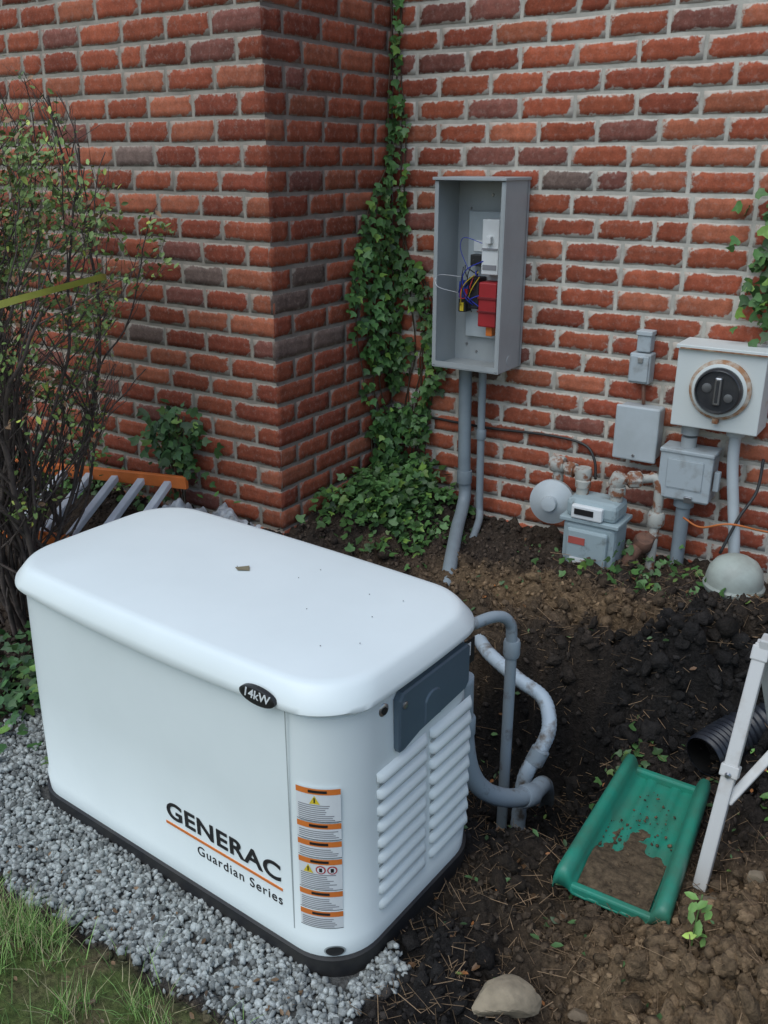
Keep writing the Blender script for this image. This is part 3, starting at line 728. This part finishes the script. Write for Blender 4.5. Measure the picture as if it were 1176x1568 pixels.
# ------------------------------------------------------------------ green tray
GP = simple('green_plastic', (.025, .27, .185), (.05, .20, .135), .4, ns=9)
def tray():
    prof = [(-.150, .0), (-.150, .045), (-.146, .062), (-.137, .070), (-.122, .070), (-.112, .062), (-.105, .045), (-.097, .012), (-.06, .006), (-.055, .014), (-.03, .014), (-.025, .006),
            (.025, .006), (.03, .014), (.055, .014), (.06, .006), (.097, .012), (.105, .045), (.112, .062), (.122, .070), (.137, .070), (.146, .062), (.150, .045), (.150, .0)]
    h = .28
    ysn = [(-h-.015, .25), (-h-.012, .8), (-h, 1.0)]+[(-h+2*h*i/6, 1.0) for i in range(1, 7)]+[(h+.012, .8), (h+.015, .25)]
    V = []; F = []; m = len(prof)
    for (yy, k_) in ysn:
        wsc = 1-.14*(yy+h)/(2*h)
        for (a, b) in prof: V.append((a*wsc, yy, b*k_))
    for i in range(len(ysn)-1):
        for j in range(m-1): F.append((i*m+j, i*m+j+1, (i+1)*m+j+1, (i+1)*m+j))
    ob = pymesh('shell', V, F, GP, smooth=True); sm = ob.modifiers.new('s', 'SOLIDIFY'); sm.thickness = .004
    e1 = box('front_lip', (-.11, .11), (-h-.012, -h+.01), (.002, .028), GP, .006)
    e2 = box('back_lip', (-.095, .095), (h-.012, h+.01), (.002, .03), GP, .006)
    N = 700; x = rng.normal(-.01, .06, N).clip(-.088, .088); y = rng.uniform(-.26, .24, N); kp = rng.random(N) < np.clip(.25-y*2.4+.8*fbm(x, y, 9), .02, 1); x = x[kp]; y = y[kp]
    s = .0012+.005*rng.random(len(x))**2
    d = scatter('dirt', *ICO1, np.stack([x, y, .016+s*.2], 1), rand_rot(len(x)), s[:, None]*np.array([1, 1, .6]), np.array([.13, .09, .055])*rng.uniform(.4, 1.4, (len(x), 1)), attrmat('tray_dirt', .5, 100), .3)
    g_x = np.linspace(-.094, .094, 50); g_y = np.linspace(-.278, .25, 120); A, Bq = np.meshgrid(g_x, g_y, indexing='ij')
    hz = .008+.030*(fbm(A+4, Bq, 7, 3)*.9+.60-(Bq+.28)*2.3-np.abs(A)*1.0)
    Vd = np.stack([A, Bq, np.minimum(hz, .034)+.006*fbm(A, Bq, 40)], -1).reshape(-1, 3); I = np.arange(50*120).reshape(50, 120)
    Fd = np.stack([I[:-1, :-1], I[1:, :-1], I[1:, 1:], I[:-1, 1:]], -1).reshape(-1, 4)
    c = np.ones((len(Vd), 3))*np.array([.12, .085, .052])
    d2 = tri_mesh('dirt_film', Vd, Fd, attrmat('tray_mud', .6, 60, .95, .8, 150, .005), c, True)
    e = bpy.data.objects.new('green_plastic_tray', None); link(e)
    for p in (ob, e1, e2, d, d2): p.parent = e
    e.location = (-.520, 2.118, .012); e.rotation_euler = (math.radians(0), math.radians(2), math.radians(3))
tray()
bp = [(-.455, 2.50, .085), (-.40, 2.63, .10), (-.30, 2.76, .14), (-.15, 2.90, .19), (.1, 3.02, .22), (.4, 3.2, .2)]
BLK = simple('black_hdpe', (.015, .018, .025), (.03, .033, .04), .35, ns=20)
cp = tube('corrugated_wall', bp, .062, BLK, 24, n=28, rfun=lambda i, n: .062+(.007 if (i//2) % 2 else 0), caps=False)
cpi = tube('inner_wall', bp[:3], .056, tint('pipe_inner', (.004, .004, .004)), 24, n=10, caps=False)
group('corrugated_drain_pipe', [cp, cpi], (-.4, 2.6, .08))
SW = simple('offwhite_metal', (.56, .56, .54), (.40, .36, .31), .5, ns=9, lo=.55, hi=.8)
def beam(name, a, b, w, h, mat, up=(1, 0, 0), bev=.004):
    a = Vector(a); b = Vector(b); t = (b-a).normalized(); u = (Vector(up)-t*Vector(up).dot(t)).normalized(); v = t.cross(u)
    V = [p+u*sx*w/2+v*sy*h/2 for p in (a, b) for sx, sy in ((-1, -1), (1, -1), (1, 1), (-1, 1))]
    return pymesh(name, V, [(0, 1, 2, 3), (4, 7, 6, 5), (0, 4, 5, 1), (1, 5, 6, 2), (2, 6, 7, 3), (3, 7, 4, 0)], mat, bevel=bev)
A0 = Vector((-.335, 2.06, -.02)); A1 = Vector((-.318, 2.335, .60))
def on(s): return A0+(A1-A0)*s
sh = [beam('leg_front_left', A0, on(1.0), .036, .034, SW), beam('leg_back_left', A1, (-.235, 2.66, -.02), .036, .03, SW),
      beam('leg_front_right', (.55, 2.06, -.02), (.53, 2.335, .60), .036, .034, SW), beam('leg_back_right', (.53, 2.335, .6), (.5, 2.66, -.02), .036, .03, SW),
      beam('top_rail', (-.325, 2.335, .60), (.58, 2.335, .60), .05, .04, SW, (0, 1, 0)), beam('bracket', on(.46), on(.51), .048, .044, SW), beam('top_bracket', on(.93), on(.99), .044, .042, SW),
      beam('cross_brace', on(.36)+Vector((.012, .0, 0)), (-.18, 2.36, .42), .026, .014, SW),
      lathe('bolt', [(.009, 0), (.006, .006)], on(.485)+Vector((0, -.026, 0)), (0, -1, 0), CHROME, 10)]
group('sawhorse', sh, (-.3, 2.33, 0))

# ------------------------------------------------------------------ ladder and plastic sheet
OR = simple('orange_fibreglass', (.85, .22, .05), (.70, .17, .035), .5)
AL = simple('aluminium', (.70, .73, .75), (.58, .60, .62), .4)
la = Vector((-4.2, 2.31, .46)); lb = Vector((-2.74, 2.66, .49)); na = la+Vector((.10, -.38, -.14)); nb = lb+Vector((.10, -.38, -.16))
lp = [beam('far_rail', la, lb, .024, .055, OR, (0, 1, 0)), beam('near_rail', na, nb, .02, .05, OR, (0, 1, 0))]
for i in range(11):
    t = .04+i*.09
    a = la.lerp(lb, t)+Vector((0, 0, -.005)); b = na.lerp(nb, t)+Vector((0, 0, -.005)); lp.append(beam('rung_%d' % i, a, b, .036, .026, AL, (1, 0, 0)))
group('extension_ladder', lp, (-3.5, 2.5, .3))
xs2 = np.linspace(-.22, .22, 60); ys2 = np.linspace(-.11, .11, 30); A, Bq = np.meshgrid(xs2, ys2, indexing='ij')
Hh = .08*np.abs(fbm(A, Bq, 9, 4))*2
Vs = np.stack([A-2.56, Bq+2.56+.05*A, Hh+.37-.02*A-.1*np.abs(Bq)], -1).reshape(-1, 3); I = np.arange(60*30).reshape(60, 30)
Fs = np.stack([I[:-1, :-1], I[1:, :-1], I[1:, 1:], I[:-1, 1:]], -1).reshape(-1, 4)
tri_mesh('crumpled_plastic_sheet', Vs, Fs, simple('grey_sheet', (.42, .44, .46), (.10, .10, .10), .3, ns=14), None, False)

# ------------------------------------------------------------------ foliage
LEAFM = attrmat('leaf', .25, 40, .45, 0, spec=.4)
IVY = np.array([[0, 0, 0], [-.42, .12, .05], [-.5, .42, .0], [-.22, .55, .06], [0, 1.0, -.04], [.22, .55, .06], [.5, .42, .0], [.42, .12, .05], [0, .4, -.03]])
IVF = np.array([[8, 0, 1], [8, 1, 2], [8, 2, 3], [8, 3, 4], [8, 4, 5], [8, 5, 6], [8, 6, 7], [8, 7, 0]])
OVAL = np.array([[0, 0, 0], [-.25, .35, .05], [-.18, .75, .03], [0, 1, -.03], [.18, .75, .03], [.25, .35, .05], [0, .5, -.03]])
OVF = np.array([[6, 0, 1], [6, 1, 2], [6, 2, 3], [6, 3, 4], [6, 4, 5], [6, 5, 0]])
def greens(N, lo=.5, hi=1.5, base=(.045, .095, .028)):
    c = np.array(base)*rng.uniform(lo, hi, (N, 1)); y = rng.random(N) < .10; c[y] = c[y]*np.array([2.2, 1.7, 1.2]); return c
IVG = (.065, .145, .040)
P = []; Nn = []
tz = [.25, .45, .65, .85, 1.05, 1.25, 1.45, 1.62, 1.75, 1.9, 2.1, 2.5]
tl = [.36, .22, .19, .28, .36, .38, .30, .22, .08, .05, .03, .02]
tr = [.32, .19, .20, .26, .28, .22, .06, .05, .06, .07, .03, .02]
dn = [1, .95, .9, .9, .8, .8, .75, .6, .45, .5, .2, .12]
N = 5200
z = rng.uniform(.2, 2.5, N); side = rng.random(N) < .5
wl = np.interp(z, tz, tl); wr = np.interp(z, tz, tr); d = rng.random(N)**.85
dens = np.interp(z, tz, dn)*np.clip(np.where(side, wl, wr)/.36+.08, 0, 1)
gapn = fbm(np.where(side, -d*wl, d*wr)*1.0, z, 8)
ok = (rng.random(N) < dens) & (gapn > -.20)
z = z[ok]; side = side[ok]; d = d[ok]; wl = wl[ok]; wr = wr[ok]; N = len(z)
thick = np.interp(z, [.2, .8, 1.6], [.12, .07, .035])*rng.random(N)
pos = np.where(side[:, None], np.stack([WX+.012+thick, WR-.02-d*wl, z], 1), np.stack([WX+.03+d*wr, WR-.015-thick, z], 1))
nor = np.where(side[:, None], [[1, -.35, .45]], [[.1, -1, .45]])+rng.normal(0, .35, (N, 3))
tip = np.stack([rng.normal(0, .5, N), rng.normal(0, .5, N), -np.ones(N)], 1)
P.append(pos); Nn.append((nor, tip))
N = 1250
pos = np.stack([rng.normal(-2.08, .13, N).clip(WX+.02, -1.72), rng.normal(3.28, .18, N).clip(2.80, 3.6), np.zeros(N)], 1)
pos[:, 2] = height(pos[:, 0], pos[:, 1])+rng.random(N)*.18*np.exp(-((pos[:, 0]+2.15)/.22)**2)+.01
P.append(pos); Nn.append((np.stack([rng.normal(0, .5, N), rng.normal(-.4, .5, N), np.ones(N)], 1), rng.normal(size=(N, 3))))
pos = np.concatenate(P); nor = np.concatenate([a for a, b in Nn]); tip = np.concatenate([b for a, b in Nn])
ivy = scatter('leaves', IVY, IVF, pos, rot_from_normal(nor, tip), rng.uniform(.022, .050, len(pos)), greens(len(pos), .45, 1.6, IVG), LEAFM)
stems = [ivy]
STEM = simple('vine_stem', (.09, .06, .035), rough=.9)
for i in range(14):
    s_ = random.random() < .5; z = .2; pts = []
    zmax = random.uniform(.9, 1.7) if i > 2 else 2.6
    lat = random.uniform(.1, .9)
    while z < zmax:
        ww = np.interp(z, tz, tl if s_ else tr)*lat+.02+random.uniform(-.015, .015)
        pts.append((WX+.012, WR-ww, z) if s_ else (WX+ww, WR-.01, z)); z += .12
    stems.append(tube('stem_%d' % i, pts, .003, STEM, 5, n=4))
group('ivy_vine', stems, (WX, WR, .3))
def patch_leaves(name, N, cx, cy, cz, sx, sy, sz, nrm, size=(.02, .045), base=(.05, .105, .03), tmpl=(IVY, IVF), onground=False, spread=.45):
    pos = np.stack([rng.normal(cx, sx, N), rng.normal(cy, sy, N), rng.normal(cz, sz, N)], 1)
    pos[:, 1] = np.where(pos[:, 0] < WX, np.minimum(pos[:, 1], WL-.01), np.minimum(pos[:, 1], WR-.01))
    if onground: pos[:, 2] = height(pos[:, 0], pos[:, 1])+np.abs(rng.normal(0, sz, N))+.01
    keep = gen_dist(pos[:, 0], pos[:, 1]) > .02; pos = pos[keep]; N = len(pos)
    nor = np.array(nrm)[None]+rng.normal(0, spread, (N, 3))
    return scatter(name, *tmpl, pos, rot_from_normal(nor, np.stack([rng.normal(size=N), rng.normal(size=N), -rng.random(N)], 1)), rng.uniform(*size, N), greens(N, .5, 1.5, base), LEAFM)
l1 = patch_leaves('leaves', 330, -.60, 3.59, 1.42, .085, .02, .13, (0, -1, .4), (.03, .055), IVG)
st1 = tube('stem', [(-.62, 3.615, .9), (-.60, 3.615, 1.2), (-.58, 3.615, 1.5), (-.5, 3.615, 1.8)], .004, STEM, 6)
group('ivy_vine', [l1, st1], (-.6, 3.6, 1.4))
pl = patch_leaves('leaves', 230, -2.83, 2.70, .66, .08, .03, .08, (.2, -1, .6), (.03, .06), (.055, .12, .036))
st = [tube('stem_%d' % i, [(-2.83, 2.72, .25), (-2.83+random.uniform(-.1, .1), 2.70, .5), (-2.83+random.uniform(-.15, .15), 2.68, .78)], .003, STEM, 5) for i in range(6)]
group('wall_weed', [pl]+st, (-2.83, 2.68, .3))
patch_leaves('groundcover_plants', 320, -3.5, 2.70, .3, .35, .03, .14, (0, -.5, 1), (.02, .045), (.08, .18, .045), onground=True)
patch_leaves('weed_patch', 420, -2.62, 1.75, .0, .16, .2, .06, (0, -.4, 1), (.03, .055), (.05, .12, .036), onground=True)
patch_leaves('weed_patch', 90, -.20, 2.55, .0, .05, .08, .05, (0, -.4, 1), (.02, .045), (.16, .34, .08), (OVAL, OVF), onground=True)
patch_leaves('weed_patch', 90, -.95, 3.33, .0, .16, .09, .04, (0, -.4, 1), (.025, .05), (.06, .14, .036), onground=True)
patch_leaves('weed_patch', 40, -.66, 2.42, .0, .05, .07, .02, (0, -.4, 1), (.02, .04), (.07, .15, .045), onground=True)
N = 650; x, y = pts_in(N, -1.5, .2, 1.4, 3.5, soilf); N = len(x)
c = greens(N, .5, 1.4, (.07, .14, .05)); br = rng.random(N); c[br < .35] = np.array([.16, .085, .04])*.9; c[br < .08] = [.38, .15, .05]
scatter('fallen_leaves', OVAL, OVF, np.stack([x, y, height(x, y)+.012], 1), rot_from_normal(np.stack([rng.normal(0, .4, N), rng.normal(-.2, .4, N), np.ones(N)], 1)), rng.uniform(.012, .034, N), c, LEAFM)
N = 120; x = rng.normal(-1.6, .5, N).clip(-2.6, -1.0); y = rng.uniform(.85, 1.22, N)
scatter('fallen_leaves', OVAL, OVF, np.stack([x, y, height(x, y)+.02], 1), rot_from_normal(np.stack([rng.normal(0, .4, N), rng.normal(-.2, .4, N), np.ones(N)], 1)), rng.uniform(.008, .022, N), np.array([.17, .10, .05])*rng.uniform(.4, 1.4, (N, 1)), LEAFM)
hz0 = float(height(np.array([-.27]), np.array([1.68]))[0])
sd = [tube('stem', [(-.27, 1.68, hz0), (-.272, 1.69, hz0+.06), (-.268, 1.70, hz0+.16)], .002, simple('green_stem', (.10, .18, .05)), 6)]
ps = np.array([(-.27+random.uniform(-.02, .02), 1.69+random.uniform(-.02, .02), hz0+.03+.012*i) for i in range(12)])
sd.append(scatter('leaves', OVAL, OVF, ps, rot_from_normal(np.tile([[0, -.6, 1.]], (12, 1))+rng.normal(0, .3, (12, 3)), rng.normal(size=(12, 3))*[1, 1, .2]), rng.uniform(.025, .038, 12), greens(12, .8, 1.4, (.17, .32, .08)), LEAFM))
group('seedling', sd, (-.27, 1.68, .05))

# shrub
BV = []; BF = []; LP = []
def seg(p, q, r0, r1, sd_=4):
    t = (q-p).normalized(); u = t.orthogonal().normalized(); w = t.cross(u); s_ = len(BV)
    for (c, r) in ((p, r0), (q, r1)):
        for k_ in range(sd_):
            a = 2*math.pi*k_/sd_; BV.append(c+(u*math.cos(a)+w*math.sin(a))*r)
    for k_ in range(sd_): BF.append((s_+k_, s_+(k_+1) % sd_, s_+sd_+(k_+1) % sd_, s_+sd_+k_))
def outside(p):
    r = float(np.interp(p.z, [0, .35, .7, 1.0, 1.5, 1.9, 2.15], [.20, .20, .34, .56, .64, .48, .1]))
    r *= 1+.38*mnoise.noise(p*2.6)
    return math.hypot(p.x+3.00, p.y-2.03) > r or p.y > WL-.04
def branch(p, d, L, r, depth):
    n_ = max(3, int(L/.06)); st_ = L/n_; wob_ = .09 if depth == 3 else .15
    for i in range(n_):
        d = (d+Vector((random.gauss(0, wob_), random.gauss(0, wob_), random.gauss(0.04, .08)))).normalized()
        q = p+d*st_; r1 = r*(1-.65*(i+1)/n_)
        if outside(q): return
        seg(p, q, r*(1-.65*i/n_), r1)
        if depth <= 2 and p.z > .5:
            for _ in range(3 if depth < 2 else 1): LP.append(p.lerp(q, random.random()))
        p = q
        if depth > 0 and i > 1 and random.random() < .75:
            dd_ = (d+Vector((random.gauss(0, .55), random.gauss(0, .55), random.gauss(.15, .3)))).normalized()
            branch(p.copy(), dd_, L*random.uniform(.25, .48), r1*.55, depth-1)
for i in range(22):
    a = random.uniform(0, 2*math.pi); rr0 = random.uniform(.03, .16); b0 = Vector((-3.04+rr0*math.cos(a), 2.02+rr0*math.sin(a), .0))
    k_ = random.uniform(.04, .33); d = Vector((math.cos(a)*k_, math.sin(a)*k_, 1)).normalized()
    branch(b0, d, random.uniform(1.7, 2.2), random.uniform(.008, .017), 3)
br_ob = tri_mesh('branches', np.array([tuple(v) for v in BV]), np.array(BF), simple('bark', (.12, .092, .078), (.055, .042, .037), .9, ns=30), None, True)
lp_ = np.array([tuple(v) for v in LP])
cl_ = np.array([mnoise.noise(Vector(p)*4.2) for p in lp_])
rad = np.hypot(lp_[:, 0]+3.00, lp_[:, 1]-2.03)
score = cl_+rng.normal(0, .14, len(lp_))+.5*(rad-.3)+.10*(lp_[:, 2]-1.2)
lp_ = lp_[np.argsort(-score)[:int(min(10500, len(lp_)*.58))]]
N = len(lp_)
c = greens(N, .45, 1.5, (.18, .27, .075)); rd = rng.random(N) < .12; c[rd] = np.array([.30, .17, .09])
lf = scatter('leaves', OVAL, OVF, lp_+rng.normal(0, .016, (N, 3)), rot_from_normal(rng.normal(0, .6, (N, 3))+[.1, -.6, .8]), rng.uniform(.017, .036, N), c, LEAFM)
group('deciduous_shrub', [br_ob, lf], (-3.0, 2.0, 0))
rp = [(-2.75, 1.2, 1.30), (-2.45, 1.50, 1.375), (-2.36, 1.72, 1.42), (-2.33, 1.95, 1.45), (-2.40, 2.05, 1.44)]
Pp = catmull(rp, 6); V = []
for i, p in enumerate(Pp):
    tw = .25*math.sin(i*.5); V += [p+Vector((tw*.012, 0, .010)), p-Vector((tw*.012, 0, .010))]
pymesh('caution_ribbon', V, [(2*i, 2*i+2, 2*i+3, 2*i+1) for i in range(len(Pp)-1)], simple('ribbon_yellow', (.34, .34, .05), rough=.5))

def rock(x, y, s, sc, col, rz=0):
    v, f = ico(4); P_ = []
    rs = np.random.default_rng(int(abs(x*1000)+abs(y*777)))
    pl_ = rs.normal(size=(14, 3)); pl_ /= np.linalg.norm(pl_, axis=1)[:, None]; dd = rs.uniform(.55, .85, 14)
    for p in v:
        p = np.array(p); t = dd/np.maximum(pl_@p, 1e-3); k_ = min(1.0, float(t[(pl_@p) > 0].min()))
        k_ *= 1+.03*mnoise.noise(Vector(p)*6)
        P_.append((p[0]*k_*s*sc[0], p[1]*k_*s*sc[1], p[2]*k_*s*sc[2]))
    ob = pymesh('rock', P_, [tuple(int(a) for a in t) for t in f], simple('rock_stone', col, tuple(a*.6 for a in col), .9, ns=14, bump=.5, bs=70), smooth=False)
    ob.location = (x, y, float(height(np.array([x]), np.array([y]))[0])+s*.15); ob.rotation_euler = (0, 0, rz)
rock(-.595, 1.405, .080, (1.1, .75, .6), (.32, .26, .18), .6); rock(-.27, 1.98, .05, (1.1, .8, .6), (.22, .17, .11)); rock(-.2, 2.06, .035, (1, .9, .7), (.24, .19, .13))
rock(-.15, 1.95, .03, (1, .9, .7), (.2, .15, .1)); rock(-.35, 2.45, .035, (1, .9, .7), (.12, .10, .08)); rock(-.45, 1.5, .03, (1, .9, .7), (.2, .15, .1))

# ------------------------------------------------------------------ light, world, camera
w = bpy.data.worlds.new('World'); scene.world = w; w.use_nodes = True
nt = w.node_tree; bg = nt.nodes['Background']
sky = nt.nodes.new('ShaderNodeTexSky'); sky.sky_type = 'NISHITA'; sky.sun_disc = False
sky.sun_elevation = math.radians(58); sky.sun_rotation = math.radians(190); sky.air_density = 1.2; sky.dust_density = 1.2
nt.links.new(sky.outputs[0], bg.inputs[0]); bg.inputs[1].default_value = .15
sun = bpy.data.lights.new('sun', 'SUN'); sun.energy = 1.5; sun.angle = math.radians(60); sun.color = (.95, 1, .97)
so = link(bpy.data.objects.new('sun', sun)); dvec = Vector((.08, .50, -.86)); so.rotation_euler = dvec.to_track_quat('-Z', 'Y').to_euler()

cam = bpy.data.cameras.new('camera'); co = link(bpy.data.objects.new('camera', cam)); scene.camera = co
cam.sensor_fit = 'VERTICAL'; cam.sensor_height = 24; cam.lens = 24*1400/1568; cam.clip_end = 300
co.location = (0, 0, 1.8); co.rotation_euler = (math.radians(90-21.2), 0, math.radians(33))
scene.view_settings.view_transform = 'Standard'; scene.view_settings.look = 'None'; scene.view_settings.exposure = 0
